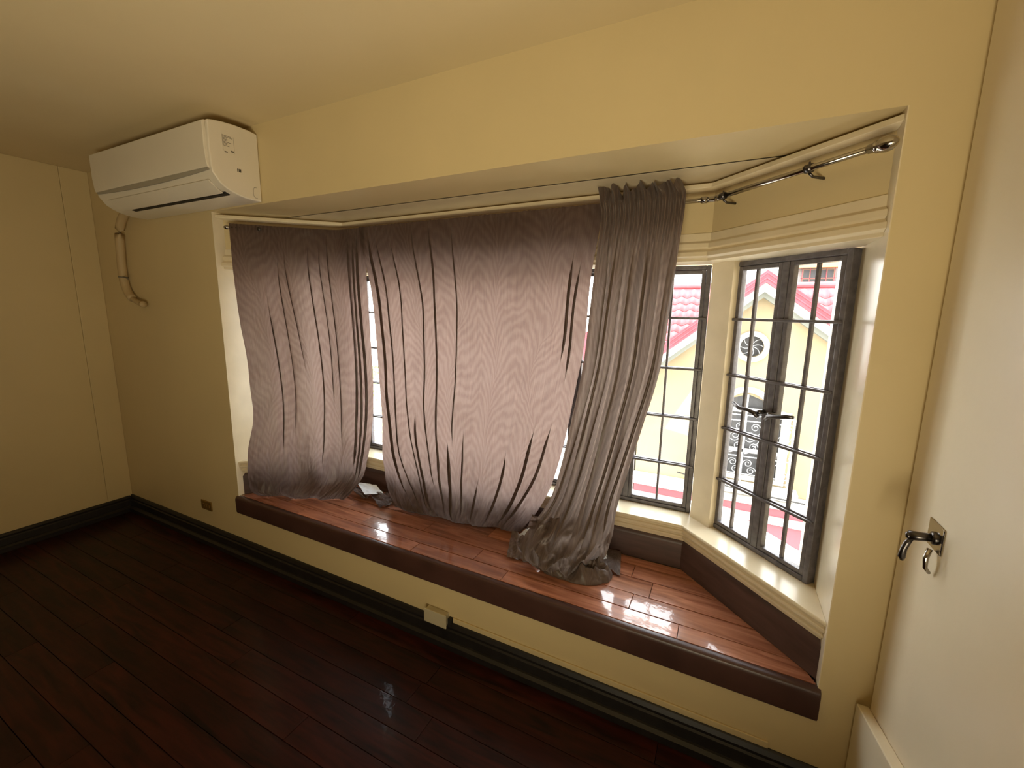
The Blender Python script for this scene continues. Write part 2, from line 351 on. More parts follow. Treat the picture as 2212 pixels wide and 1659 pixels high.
# ------------------------------------------------------------------ windows
def window(name, P0, P1, z0, z1, nleaf, outn, handles=(), bars_at={}):
    """P0->P1 run left to right as seen from the room (2D), outn = outward 2D normal."""
    P0 = Vector(P0); P1 = Vector(P1); L = (P1-P0).length; t = (P1-P0).normalized(); nn = Vector(outn).normalized()
    Mx = Matrix(((t.x, nn.x, 0, P0.x), (t.y, nn.y, 0, P0.y), (0, 0, 1, 0), (0, 0, 0, 1)))   # local: x along, y outward, z up
    root = empty(name, (P0.x, P0.y, z0), kind='structure')
    inv = Matrix.Translation(-Vector((P0.x, P0.y, z0)))
    def bx(mb, a, b_): mb.box(a, b_, inv @ Mx)
    F = .020
    f = MB(); bx(f, (0, -.002, z0), (F, .045, z1)); bx(f, (L-F, -.002, z0), (L, .045, z1)); bx(f, (F, -.002, z0), (L-F, .045, z0+F)); bx(f, (F, -.002, z1-F), (L-F, .045, z1))
    f.build('frame', M_steel, root, bevel=.003)
    lw_ = (L-2*F)/nleaf; MID = .014 if nleaf > 1 else 0
    for i in range(1, nleaf):
        x = F+lw_*i; g = MB(); bx(g, (x-MID, .0, z0+F), (x+MID, .05, z1-F)); g.build('mullion', M_steel, root, bevel=.003)
    hz = [z0+(z1-z0)*k/5 for k in range(1, 5)]
    # inner guard bars running past the leaves
    for z in hz:
        g = MB(); bx(g, (.004, -.013, z-.0055), (L-.004, -.002, z+.0055)); g.build('guard_bar', M_steel, root, bevel=.003)
    for i in range(nleaf):
        a = F+lw_*i+(MID if i else 0)+.001; b_ = F+lw_*(i+1)-(MID if i < nleaf-1 else 0)-.001
        xm = bars_at.get(i, (a+b_)/2)
        leaf = MB(); st = .018
        bx(leaf, (a, .002, z0+F+.001), (a+st, .030, z1-F-.001)); bx(leaf, (b_-st, .002, z0+F+.001), (b_, .030, z1-F-.001))
        bx(leaf, (a+st, .002, z0+F+.001), (b_-st, .030, z0+F+st)); bx(leaf, (a+st, .002, z1-F-st), (b_-st, .030, z1-F-.001))
        lf = leaf.build('casement', M_steel, root, bevel=.003)
        mu = MB(); bx(mu, (xm-.0055, .010, z0+F+st), (xm+.0055, .026, z1-F-st))
        for z in hz: bx(mu, (a+st, .010, z-.006), (b_-st, .026, z+.006))
        mu.build('glazing_bars', M_steel, lf, bevel=.002)
        zs = [z0+F+st]+hz+[z1-F-st]
        for k in range(5):
            for (xa, xb) in ((a+st, xm-.006), (xm+.006, b_-st)):
                g = MB(); bx(g, (xa+.0005, .018, zs[k]+(.006 if k else 0)+.0005), (xb-.0005, .0186, zs[k+1]-(.006 if k < 4 else 0)-.0005))
                # single sheet for clean refraction-free glass
                g.build('pane', M_glass, lf)
        if i in handles:
            side = handles[i]; hx = (b_-st/2) if side > 0 else (a+st/2); z = 1.262; d = -side
            h = MB()
            def T(p): return (inv @ Mx) @ Vector(p)
            h.tube([T((hx, .018, z)), T((hx, -.030, z))], .009)
            h.tube([T(p) for p in ((hx+side*.006, -.034, z-.020), (hx-side*.01, -.040, z-.004), (hx-side*.04, -.042, z+.002), (hx-side*.08, -.044, z+.006*(-side)+.006), (hx-side*.115, -.044, z+.018))], [.008, .010, .008, .009, .006])
            h.build('handle', M_darkmetal, lf, smooth=True)
    return root
c, s_ = off(RA, RB, .10)
tR = (RB-RA).normalized(); nR = Vector((-tR.y, tR.x)); nR = nR if nR.y > 0 else -nR
tL = (LB-LA).normalized(); nL = Vector((-tL.y, tL.x)); nL = nL if nL.y > 0 else -nL
window('window_1', (2.795, .568), (3.140, .230), Z0+.001, 1.876, 2, nR, handles={0: 1, 1: -1}, bars_at={0: .106})
window('window_2', (.512, .65), (2.699, .65), Z0+.001, 1.876, 7, (0, 1), handles={})
window('window_3', (3.208-3.140, .230), (3.208-2.795, .568), Z0+.001, 1.876, 2, nL, handles={})
# latch keep on the pier
k = MB().box((2.758, .566, 1.25), (2.776, .58, 1.285)).tube([(2.767, .578, 1.262), (2.767, .560, 1.262)], .008).build('latch_keep', M_trim, bevel=.002)
tag(k, 'tiny cream metal latch keep on the pier left of the right-hand window', 'latch')

# ------------------------------------------------------------------ curtain rod
RZ = 2.115
rod = empty('curtain_rod', (1.6, .437, RZ)); tag(rod, 'brushed metal curtain rod bent round the bay under its soffit', 'curtain rod')
ro = Vector((1.6, .437, RZ))
def rp(mb, *a, **k): o = mb.build(*a, **k); o.location = -ro; return o
aL, cL, cR, aR = Vector((.115, .044, RZ)), Vector((.55, .437, RZ)), Vector((2.69, .437, RZ)), Vector((3.100, .025, RZ))
rp(MB().tube([aL, cL], .0095, 16), 'left_tube', M_chrome, parent=rod, smooth=True)
rp(MB().tube([cL, cR], .0095, 16), 'middle_tube', M_chrome, parent=rod, smooth=True)
rp(MB().tube([cR, aR], .0095, 16), 'right_tube', M_chrome, parent=rod, smooth=True)
for cpt, d0, d1 in ((cL, (aL-cL).normalized(), Vector((1, 0, 0))), (cR, Vector((-1, 0, 0)), (aR-cR).normalized())):
    rp(MB().tube([cpt+d0*.045, cpt+d0*.022], .0135, 16).tube([cpt+d0*.024, cpt, cpt+d1*.024], .0115, 16).tube([cpt+d1*.022, cpt+d1*.045], .0135, 16), 'elbow', M_chrome, parent=rod, smooth=True)
for A, d in ((aL, (aL-cL).normalized()), (aR, (aR-cR).normalized())):
    prof = [(0, .0125), (.018, .0135), (.019, .017), (.023, .017), (.024, .0135), (.030, .019), (.042, .0215), (.055, .0195), (.066, .013), (.073, .005), (.074, .001)]
    sc = 1.0 if A is aR else .6
    rp(MB().tube([A+d*q[0]*sc for q in prof], [q[1]*sc for q in prof], 20), 'finial', M_chrome, parent=rod, smooth=True)
def bracket(p, nrm):
    p = Vector(p); nrm = Vector((nrm[0], nrm[1], 0))
    w_ = p + nrm*.088
    m_ = MB().tube([w_-nrm*.004+Vector((0, 0, -.022)), w_+Vector((0, 0, -.022))], .013, 16)
    m_.tube([w_+Vector((0, 0, -.022)), p+nrm*.02+Vector((0, 0, -.022)), p+nrm*.004+Vector((0, 0, -.014))], .0045, 10)
    ax = Vector((-nrm.y, nrm.x, 0)); m_.tube([p-ax*.011, p+ax*.011], .0135, 16)
    m_.tube([p+Vector((0, 0, .010)), p+Vector((0, 0, .020))], .003, 8)
    rp(m_, 'bracket', M_darkmetal, parent=rod, smooth=True)
bracket(cR+(aR-cR)*.09, nR); bracket(cR+(aR-cR)*.70, nR); bracket((1.75, .437, RZ), (0, 1)); bracket(cL+(aL-cL)*.75, nL)

# ------------------------------------------------------------------ curtains
def cat(vals, t):                     # monotone-ish Catmull-Rom through (t, value)
    ts = [v[0] for v in vals]
    if t <= ts[0]: return Vector(vals[0][1])
    if t >= ts[-1]: return Vector(vals[-1][1])
    for i in range(len(ts)-1):
        if t <= ts[i+1]: break
    p1 = Vector(vals[i][1]); p2 = Vector(vals[i+1][1]); h = ts[i+1]-ts[i]
    p0 = Vector(vals[i-1][1]) if i else p1-(p2-p1); p3 = Vector(vals[i+2][1]) if i+2 < len(ts) else p2+(p2-p1)
    h0 = ts[i]-ts[i-1] if i else h; h2 = ts[i+2]-ts[i+1] if i+2 < len(ts) else h
    m1 = ((p1-p0)/h0*h+(p2-p1))/2; m2 = ((p2-p1)+(p3-p2)/h2*h)/2
    u = (t-ts[i])/h
    return p1*(2*u**3-3*u*u+1)+m1*(u**3-2*u*u+u)+p2*(-2*u**3+3*u*u)+m2*(u**3-u*u)
def sheet(name, rows, nu, nv, disp, mt, parent=None, width=1.4, mid=None, path=None):
    """rows: (v, L, R [, M]) ; disp(u, v, p, tangent, normal) -> offset"""
    Ls = [(r[0], r[1]) for r in rows]; Rs = [(r[0], r[2]) for r in rows]
    Ms = [(r[0], r[3] if len(r) > 3 and r[3] is not None else (Vector(r[1])+Vector(r[2]))/2) for r in rows]
    v0, v1 = rows[0][0], rows[-1][0]
    verts = []; uvs = []
    for j in range(nv+1):
        v = v0+(v1-v0)*j/nv
        L = cat(Ls, v); R = cat(Rs, v); Mi = cat(Ms, v)
        for i in range(nu+1):
            u = i/nu
            p = L*(1-u)*(1-2*u)+Mi*4*u*(1-u)+R*u*(2*u-1)
            if path is not None: p = path(u, v, p)
            t = ((R-L)).normalized(); nn = t.cross(Vector((0, 0, 1))).normalized()   # towards the room
            verts.append(p+disp(u, v, p, t, nn)); uvs.append((u*width, 1-v))
    faces = [(j*(nu+1)+i, j*(nu+1)+i+1, (j+1)*(nu+1)+i+1, (j+1)*(nu+1)+i) for j in range(nv) for i in range(nu)]
    me = bpy.data.meshes.new(name); me.from_pydata([tuple(p) for p in verts], [], faces)
    ul = me.uv_layers.new(name='UVMap')
    for lp in me.loops: ul.data[lp.index].uv = uvs[lp.vertex_index]
    for p in me.polygons: p.use_smooth = True
    return put(name, me, mt, parent)
def fold(u, u0, w_):                  # S-shaped overlap: returns (sideways, forward)
    q = (u-u0)/w_
    if abs(q) > 4: return 0., 0.
    e = math.exp(-q*q); return -q*e*2.0, e
def smst(a, b, x):
    x = max(0, min(1, (x-a)/(b-a))); return x*x*(3-2*x)
def nz(x, y, z): return noise.noise(Vector((x, y, z)))
V3 = Vector

# left curtain -----------------------------------------------------------
cur1 = empty('curtain', (.40, .25, 2.12)); tag(cur1, 'leftmost brown patterned curtain hanging over the left window and brushing the seat', 'curtain')
rowsA = [
 (0.00, V3((.105, .040, 2.137)), V3((.79, .437, 2.135)), V3((.50, .395, 2.135))),
 (0.02, V3((.107, .040, 2.105)), V3((.79, .437, 2.105)), V3((.50, .395, 2.105))),
 (0.20, V3((.124, .052, 1.80)), V3((.80, .432, 1.78)), V3((.49, .365, 1.78))),
 (0.45, V3((.140, .064, 1.32)), V3((.815, .425, 1.28)), V3((.48, .335, 1.30))),
 (0.65, V3((.139, .060, .98)), V3((.795, .415, .92)), V3((.48, .310, .95))),
 (0.82, V3((.104, .030, .70)), V3((.75, .405, .68)), V3((.48, .275, .68))),
 (0.91, V3((.092, .018, .56)), V3((.72, .38, .55)), V3((.48, .235, .53))),
 (0.965, V3((.10, .025, .475)), V3((.69, .31, .47)), V3((.46, .185, .455))),
 (1.00, V3((.12, .055, .438)), V3((.66, .29, .432)), V3((.45, .185, .429))),
]
F1 = [(.17, .010, .25, .85, .05), (.30, .006, .12, .75, -.02), (.34, .006, .10, .5, .06), (.50, .008, .08, .9, .01), (.58, .005, .08, .62, .03), (.635, .006, .06, .80, .05), (.83, .016, .02, .9, -.01), (.875, .014, .02, .95, .0), (.92, .014, .02, .95, .01)]
def disp1(u, v, p, t, nn):
    d = V3((0, 0, 0))
    for (u0, w_, va, vb, dr) in F1:
        a = smst(va-.06, va+.10, v)*(1-smst(vb-.12, vb, v))
        uu0 = u0+dr*v+.004*math.sin(9*v+u0*30)
        sx_, fz = fold(u, uu0, w_*(1+.5*v))
        d += (t*sx_*.010*w_/.008+nn*fz*.014)*a
    g = smst(.0, .04, v)
    d += nn*(.010*math.sin(u*21+1.5*math.sin(v*3))*g*(.4+.8*v)+.008*nz(u*5, v*3, 1.2)*g)
    cr_ = smst(.55, .9, v)
    d += nn*(.022*nz(u*8, v*8, 4)+.012*abs(nz(u*18+v*8, v*12, 7))+.005*abs(nz(u*45-v*12, v*24, 5)))*cr_
    d += nn*.003*(abs(nz(u*40+v*3, v*16, 31)))*g
    d += nn*.0018*math.sin(u*260)*(1-smst(.0, .05, v))
    # pinned-back edge
    d += nn*.010*math.sin(v*26)*math.exp(-u*25)*smst(.2, .6, v)
    if v > .975: d.z = 0
    return d
def pathA(u, v, p):
    k = (1-smst(.10, .60, v))*.9+.1*(1-v)
    q = [(0, rowsA[0][1]), (.655, V3((.553, .424, 0))), (1, V3((.79, .424, 0)))]
    a = rowsA[0][1]+V3((.008, -.010, 0)); b_ = V3((.555, .422, 0)); c_ = V3((.79, .422, 0)); s0 = .715
    if u < s0-.05: w = a.lerp(b_, u/s0)
    elif u > s0+.05: w = b_.lerp(c_, (u-s0)/(1-s0))
    else:
        e0 = a.lerp(b_, (s0-.05)/s0); e1 = b_.lerp(c_, .05/(1-s0)); f = (u-s0+.05)/.1
        w = e0*(1-f)**2+b_*2*f*(1-f)+e1*f*f
    return V3((p.x+(w.x-p.x)*k, p.y+(w.y-p.y)*k, p.z))
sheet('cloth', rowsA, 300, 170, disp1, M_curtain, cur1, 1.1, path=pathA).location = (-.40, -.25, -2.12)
# middle curtain ---------------------------------------------------------
cur2 = empty('curtain', (1.50, .42, 2.12)); tag(cur2, 'widest brown patterned curtain, in the middle, billowing at its foot onto the seat', 'curtain')
rowsB = [
 (0.00, V3((.745, .418, 2.137)), V3((2.235, .418, 2.137))),
 (0.02, V3((.748, .418, 2.105)), V3((2.235, .418, 2.105))),
 (0.18, V3((.825, .418, 1.80)), V3((2.198, .418, 1.82))),
 (0.36, V3((.850, .425, 1.50)), V3((2.176, .430, 1.50))),
 (0.50, V3((.868, .420, 1.26)), V3((2.138, .425, 1.25))),
 (0.66, V3((.885, .415, .985)), V3((2.094, .415, .985)), V3((1.49, .400, .985))),
 (0.80, V3((.885, .405, .74)), V3((2.035, .405, .75)), V3((1.49, .395, .72))),
 (0.89, V3((.925, .385, .57)), V3((1.965, .410, .60)), V3((1.49, .385, .555))),
 (0.95, V3((.985, .360, .48)), V3((1.90, .420, .505)), V3((1.49, .375, .462))),
 (0.985, V3((1.04, .345, .438)), V3((1.86, .435, .445)), V3((1.49, .385, .428))),
 (1.00, V3((1.09, .37, .430)), V3((1.83, .45, .432)), V3((1.49, .41, .426))),
]
F2 = [(.045, .010, .02, .95, .01), (.085, .005, .05, .97, .02), (.155, .004, .06, .98, .03), (.270, .0045, .02, .90, .02), (.350, .0055, .0, .98, .0), (.455, .004, .02, .75, -.01), (.93, .007, .12, .45, -.02), (.955, .006, .14, .5, -.01),
      (.42, .010, .70, 1., .0), (.22, .008, .62, .99, .0), (.36, .006, .72, .99, .0), (.62, .006, .80, .99, -.02), (.76, .007, .70, .99, -.02), (.88, .008, .62, .99, -.02), (.52, .005, .66, .97, -.01), (.94, .007, .60, .99, -.01)]
def disp2(u, v, p, t, nn):
    d = V3((0, 0, 0))
    for (u0, w_, va, vb, dr) in F2:
        a = smst(va-.04, va+.08, v)*(1-smst(vb-.10, vb, v))
        uu0 = u0+dr*v+.0025*math.sin(11*v+u0*40)+(.55-u0)*1.5*max(0, v-.55)**2+.008*nz(v*6, u0*30, 2)
        sx_, fz = fold(u, uu0, w_*(1+.4*v))
        d += (t*sx_*.012*w_/.005+nn*fz*.012)*a
    g = smst(.0, .05, v)
    d += nn*(.006*math.sin(u*17+1.2*math.sin(v*4))*g+.007*nz(u*6, v*3, 9.2)*g)
    cr_ = smst(.60, .88, v)
    d += nn*(.026*nz(u*7, v*6, 14)+.012*abs(nz(u*22-v*9, v*8, 17))+.006*abs(nz(u*50+v*14, v*20, 7)))*cr_
    d += nn*.0016*math.sin(u*300)*(1-smst(.0, .05, v))
    if v < .01: d.z += .004*abs(nz(u*60, 1, 1))
    if v > .96: d.z = 0
    return d
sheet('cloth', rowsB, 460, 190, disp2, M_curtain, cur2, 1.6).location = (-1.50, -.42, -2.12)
# gathered curtain -------------------------------------------------------
cur3 = empty('curtain', (2.40, .42, 2.12)); tag(cur3, 'narrow brown curtain bunched with a ruffled heading, trailing onto the seat', 'curtain')
rowsC = [
 (0.000, V3((2.225, .405, 2.170)), V3((2.560, .405, 2.172))),
 (0.025, V3((2.235, .395, 2.135)), V3((2.590, .395, 2.135))),
 (0.045, V3((2.240, .392, 2.100)), V3((2.590, .392, 2.100))),
 (0.14, V3((2.232, .395, 1.93)), V3((2.578, .395, 1.92))),
 (0.28, V3((2.218, .380, 1.66)), V3((2.563, .380, 1.66))),
 (0.42, V3((2.200, .370, 1.40)), V3((2.541, .370, 1.40))),
 (0.56, V3((2.160, .355, 1.14)), V3((2.487, .355, 1.14))),
 (0.68, V3((2.118, .340, .91)), V3((2.437, .345, .92))),
 (0.78, V3((2.070, .320, .73)), V3((2.404, .330, .76))),
 (0.86, V3((2.000, .290, .60)), V3((2.395, .310, .63)), V3((2.21, .240, .60))),
 (0.92, V3((1.960, .260, .52)), V3((2.375, .300, .55)), V3((2.19, .185, .52))),
 (0.97, V3((1.985, .220, .455)), V3((2.345, .300, .48)), V3((2.18, .165, .460))),
 (1.00, V3((2.020, .215, .432)), V3((2.33, .310, .440)), V3((2.19, .175, .432))),
]
F3 = [(.10, .018), (.23, .020), (.36, .016), (.50, .024), (.64, .018), (.77, .020), (.90, .016)]
def disp3(u, v, p, t, nn):
    d = V3((0, 0, 0)); g = smst(.06, .22, v); b_ = 1-smst(.80, .97, v)
    k = u+.02*math.sin(5*v)
    d += nn*(.024*math.sin(k*2*PI*4.2+.8*math.sin(v*4))+.010*math.sin(k*2*PI*9+2))*g*(.35+.65*b_)
    for (u0, w_) in F3:
        sx_, fz = fold(u, u0+.03*math.sin(3*v+u0*9), w_)
        d += (t*sx_*.012+nn*fz*.016)*g*b_
    # gathers under the rod
    h = 1-smst(.05, .22, v)
    d += nn*(.008*math.sin(u*2*PI*17+2*nz(u*9, 2, 2)))*h
    # ruffle above the rod
    tp = 1-smst(.0, .03, v)
    d += nn*(.030*math.sin(u*2*PI*5.5+1.2)+.014*nz(u*30, 3, 5))*tp + V3((0, 0, 1))*(.034*abs(math.sin(u*2*PI*3.2+.6+nz(u*4,3,3)))+.016*nz(u*24, 1, 8))*tp
    d += nn*.016*math.exp(-((v-.032)/.012)**2)
    cr_ = smst(.72, .9, v)
    def rg(a_, b2, c2): return (1-abs(nz(a_, b2, c2))*2.2)**3
    c2_ = smst(.78, .90, v)
    d += nn*(.030*nz(u*5, v*8, 24)+.016*(abs(nz(u*11+v*9, v*8, 27))))*cr_
    d += nn*(.050*rg(u*2.6-v*5, v*13+u*2.5, 41)+.012*rg(u*5+v*6, v*17-u*4, 47)+.003*rg(u*16, v*50+u*9, 51))*c2_*(1-.5*smst(.95, 1, v))
    d += V3((0, 0, 1))*.022*nz(u*6, v*14, 3)*cr_*(1-smst(.93, 1, v))
    if v > .97: d.z = max(d.z, 0)
    return d
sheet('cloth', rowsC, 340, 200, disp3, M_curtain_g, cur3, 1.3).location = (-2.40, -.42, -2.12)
# crumpled heap of curtain on the seat
def heap(name, cxy, rx, ry, ang, h, seed, mt, parent, po):
    nu, nv_ = 120, 40; verts = []; uvs = []
    ca, sa = math.cos(ang), math.sin(ang)
    for j in range(nv_+1):
        rr_ = j/nv_
        for i in range(nu):
            a = 2*PI*i/nu
            ed = 1+.16*nz(math.cos(a)*1.6, math.sin(a)*1.6, seed)+.05*nz(math.cos(a)*5, math.sin(a)*5, seed+3)
            x = math.cos(a)*rr_*rx*ed; y_ = math.sin(a)*rr_*ry*ed
            prof_ = (1-rr_**2.6)**.62 if rr_ < 1 else 0
            rdg = (1-abs(nz(x*9+y_*4, y_*17-x*3, seed+5))*2)**2-.35; rd2 = (1-abs(nz(x*22+y_*12, y_*40, seed+9))*2)**2-.4
            z = h*prof_*(.50+.62*rdg+.26*rd2)
            verts.append((cxy[0]+ca*x-sa*y_, cxy[1]+sa*x+ca*y_, ZB+.003+max(z, 0))); uvs.append((x*2.5+.5, y_*2.5+.5))
    faces = [(j*nu+i, j*nu+(i+1) % nu, (j+1)*nu+(i+1) % nu, (j+1)*nu+i) for j in range(nv_) for i in range(nu)]
    me = bpy.data.meshes.new(name); me.from_pydata(verts, [], faces); ul = me.uv_layers.new(name='UVMap')
    for lp in me.loops: ul.data[lp.index].uv = uvs[lp.vertex_index]
    for p in me.polygons: p.use_smooth = True
    o = put(name, me, mt, parent); o.location = -Vector(po); return o
heap('trailing_hem', (2.225, .250), .190, .095, .10, .125, 3.1, M_curtain_g, cur3, (2.40, .42, 2.12))
heap('trailing_hem', (2.03, .262), .065, .055, .5, .075, 8.3, M_curtain_g, cur3, (2.40, .42, 2.12))
def flap(name, pts, mt, parent, po, th=.0015, amp=.006, seed=1):
    # a small cloth corner: 4 corners (a,b,c,d), gently crumpled
    a, b_, c_, d_ = [Vector(p) for p in pts]; n_ = 26; verts = []; uvs = []
    for j in range(n_+1):
        for i in range(n_+1):
            u, v = i/n_, j/n_
            p = a*(1-u)*(1-v)+b_*u*(1-v)+c_*u*v+d_*(1-u)*v
            verts.append(tuple(p+Vector((0, 0, amp*(.5+nz(u*3, v*3, seed)+.5*nz(u*8, v*8, seed))+.0)))); uvs.append((u*.25, v*.25))
    faces = [(j*(n_+1)+i, j*(n_+1)+i+1, (j+1)*(n_+1)+i+1, (j+1)*(n_+1)+i) for j in range(n_) for i in range(n_)]
    me = bpy.data.meshes.new(name); me.from_pydata(verts, [], faces); ul = me.uv_layers.new(name='UVMap')
    for lp in me.loops: ul.data[lp.index].uv = uvs[lp.vertex_index]
    for p in me.polygons: p.use_smooth = True
    o = put(name, me, mt, parent); o.location = -Vector(po); return o
P1, P2, P3 = (.40, .25, 2.12), (1.50, .42, 2.12), (2.40, .42, 2.12)
l1 = flap('lining_corner', [(.63, .42, .490), (.78, .44, .495), (.885, .40, .470), (.80, .32, .478)], M_lining, cur1, P1, seed=2); l1['label'] = 'white lining turned up at the hem'
flap('hem_corner', [(.60, .41, .478), (.62, .36, .470), (.82, .295, .458), (.84, .33, .468)], M_curtain, cur1, P1, seed=5, amp=.010)
flap('hem_corner', [(.80, .36, .466), (.90, .42, .470), (1.00, .40, .445), (.96, .29, .428)], M_curtain, cur1, P1, seed=9, amp=.012)
l2 = flap('lining_corner', [(1.87, .36, .455), (1.93, .42, .50), (1.98, .40, .49), (1.94, .30, .46)], M_lining, cur2, P2, seed=4); l2['label'] = 'white lining turned up at the hem'
flap('hem_corner', [(1.85, .335, .485), (1.98, .30, .495), (2.00, .20, .428), (1.90, .18, .427)], M_curtain_g, cur2, P2, seed=6, amp=.018)
l3 = flap('lining_corner', [(2.25, .46, .45), (2.31, .49, .445), (2.36, .40, .435), (2.29, .36, .45)], M_lining, cur3, P3, seed=7); l3['label'] = 'white lining turned up at the hem'
flap('turned_edge', [(1.985, .30, .625), (2.17, .27, .650), (2.12, .245, .575), (1.97, .265, .560)], M_curtain, cur3, P3, seed=12, amp=.022)
flap('hem_corner', [(2.30, .49, .440), (2.400, .50, .436), (2.440, .30, .428), (2.35, .33, .440)], M_curtain_g, cur3, P3, seed=8, amp=.008)

# ------------------------------------------------------------------ air conditioner
ac = empty('air_conditioner', (-.11, 0, ZT)); tag(ac, 'white split air conditioner mounted high on the wall above the seat', 'air conditioner')
ao = Vector((-.11, 0, ZT))
def ap(mb, *a, **k): o = mb.build(*a, **k); o.location = -ao; return o
AX0, AX1 = -.708, .480
prof = [(-.002, 2.212), (-.002, 2.550), (-.05, 2.556), (-.123, 2.556), (-.18, 2.551), (-.218, 2.545), (-.250, 2.537), (-.2535, 2.410), (-.250, 2.330), (-.246, 2.302), (-.214, 2.259), (-.185, 2.240), (-.154, 2.227), (-.12, 2.218), (-.088, 2.213), (-.05, 2.212)]
ap(MB().extr(prof, lambda q: Vector((AX0, *q)), lambda q: Vector((AX1, *q))), 'body', M_ac, parent=ac, bevel=.006, seg=3)
fp = [(-.2505, 2.538), (-.266, 2.530), (-.2665, 2.41), (-.262, 2.345), (-.257, 2.322), (-.247, 2.318)]
ap(MB().extr(fp, lambda q: Vector((AX0+.003, *q)), lambda q: Vector((AX1-.016, *q))), 'front_panel', M_ac, parent=ac, bevel=.004)
bp_ = [(-.251, 2.318), (-.257, 2.316), (-.254, 2.300), (-.247, 2.292), (-.243, 2.300)]
# swooping grey band: deep at the left, closing at the right end
b_ = MB(); rows_ = []
for k_ in range(15):
    t_ = k_/14; hgt = .004+.018*math.sin(PI*min(1, t_*.9+.05))**.8
    x = AX0+.02+(AX1-AX0-.04)*t_
    rows_.append([Vector((x, -.256, 2.320)), Vector((x, -.2595, 2.320)), Vector((x, -.2565+.002, 2.320-hgt)), Vector((x, -.246, 2.320-hgt))])
b_.loft(rows_); ap(b_, 'lower_band', M_ac_band, parent=ac)
# flap over the outlet, and the dark slot
fl_ = [(-.232, 2.279), (-.236, 2.275), (-.190, 2.236), (-.168, 2.2265), (-.166, 2.230), (-.188, 2.241)]
ap(MB().extr(fl_, lambda q: Vector((AX0+.09, q[0]-.0015, q[1]-.002)), lambda q: Vector((AX1-.06, q[0]-.0015, q[1]-.002))), 'louver', M_ac, parent=ac, bevel=.0015)
sl = [(-.168, 2.2335), (-.1655, 2.2235), (-.145, 2.2195), (-.145, 2.232)]
ap(MB().extr(sl, lambda q: Vector((AX0+.19, q[0], q[1])), lambda q: Vector((AX1-.045, q[0], q[1]))), 'air_slot', M_dark, parent=ac)
# rating label with tiny illegible print, vents and moulded mark on the end cap
x = AX1+.0006
lb = ap(MB().box((x-.0006, -.190, 2.412), (x+.0004, -.128, 2.495)), 'rating_label', M_ac, parent=ac); lb['label'] = 'pale rating label with faint grey print'
pr_ = MB()
for i in range(9):
    z = 2.488-i*.0058; L_ = random.uniform(.018, .05)
    pr_.box((x+.0004, -.186, z-.0012), (x+.0008, -.186+L_, z+.0012))
pr_.box((x+.0004, -.150, 2.418), (x+.0008, -.134, 2.426)); pr_.box((x+.0004, -.180, 2.440-.030), (x+.0008, -.165, 2.440-.024))
for a_, b2, c2, d2 in ((-.1865, -.1865+.0008, 2.415, 2.492), (-.1315, -.1307, 2.415, 2.492)): pr_.box((x+.0004, a_, c2), (x+.0008, b2, d2))
ap(pr_, 'label_print', M_print, parent=lb) if False else None
pm = pr_ .build('label_print', M_print, lb); pm.location = (0, 0, 0)
for i in range(3): ap(MB().box((x-.001, -.123+i*.0072, 2.334), (x+.0006, -.1195+i*.0072, 2.349)), 'vent', M_dark, parent=ac)
mk = MB(); pts = arc((x, -.040, 2.278), (x, -.052, 2.262), (x, -.046, 2.235))+arc((x, -.046, 2.235), (x, -.040, 2.222), (x, -.026, 2.228)); mk.tube(pts, .0008, 6)
mk.tube([(x, -.040, 2.278), (x, -.028, 2.279)], .0008, 6); ap(mk, 'knockout_outline', M_print, parent=ac)
ap(MB().box((AX1-.019, -.2525, 2.31), (AX1-.0175, -.002, 2.5485)), 'end_cap_seam', M_print, parent=ac) if False else None

# refrigerant pipe
pp = empty('air_conditioner_pipe', (-.95, -.03, 1.95)); tag(pp, 'painted wrapped pipe curving down the wall beside the air conditioner', 'pipe')
po = Vector((-.95, -.03, 1.95))
pts = arc((-.72, -.05, 2.285), (-.98, -.045, 2.29), (-1.04, -.035, 2.10), 10)+arc((-1.04, -.035, 2.08), (-1.065, -.033, 1.95), (-1.062, -.033, 1.86), 6)[1:]+arc((-1.062, -.033, 1.85), (-1.05, -.033, 1.74), (-.97, -.033, 1.70), 8)[1:]
o = MB().tube(pts, .026, 16).build('wrapped_pipe', M_pipe, pp, smooth=True); o.location = -po
o = MB().tube(arc((-.985, -.033, 1.705), (-.92, -.033, 1.675), (-.845, -.033, 1.662), 6), .017, 14).tube([(-.85, -.033, 1.6627), (-.828, -.033, 1.660)], .021, 14).build('drain_stub', M_pipe, pp, smooth=True); o.location = -po
o = MB().tube([(-1.062, -.033, 1.853), (-1.0625, -.033, 1.845)], .0285, 16).tube([(-1.035, -.045, 1.85), (-1.0, -.05, 1.846), (-.965, -.045, 1.832)], .003, 6).build('cable_tie', M_print, pp, smooth=True); o.location = -po

# outlets
ol = empty('wall_outlet', (-.38, 0, .272)); tag(ol, 'small brass-coloured wall outlet low on the wall left of the seat', 'outlet')
o = MB().box((-.443, -.008, .240), (-.319, 0, .306)).build('cover_plate', M_brass, ol, bevel=.003); o.location = (.38, 0, -.272)
for dx in (-.03, 0, .03):
    o = MB().box((-.38+dx-.010, -.0105, .262), (-.38+dx+.010, -.008, .284)).build('switch_module', M_brass, ol, bevel=.001); o.location = (.38, 0, -.272)
jb = empty('junction_box', (1.613, -.03, .14)); tag(jb, 'pale blank junction box overlapping the black skirting below the seat', 'electrical box')
jo = Vector((1.613, -.03, .14))
o = MB().box((1.552, -.030, .108), (1.674, -.001, .170)).build('box_body', M_plate, jb, bevel=.002); o.location = -jo
o = MB().box((1.546, -.038, .103), (1.680, -.030, .175)).build('cover_plate', M_plate, jb, bevel=.003); o.location = -jo
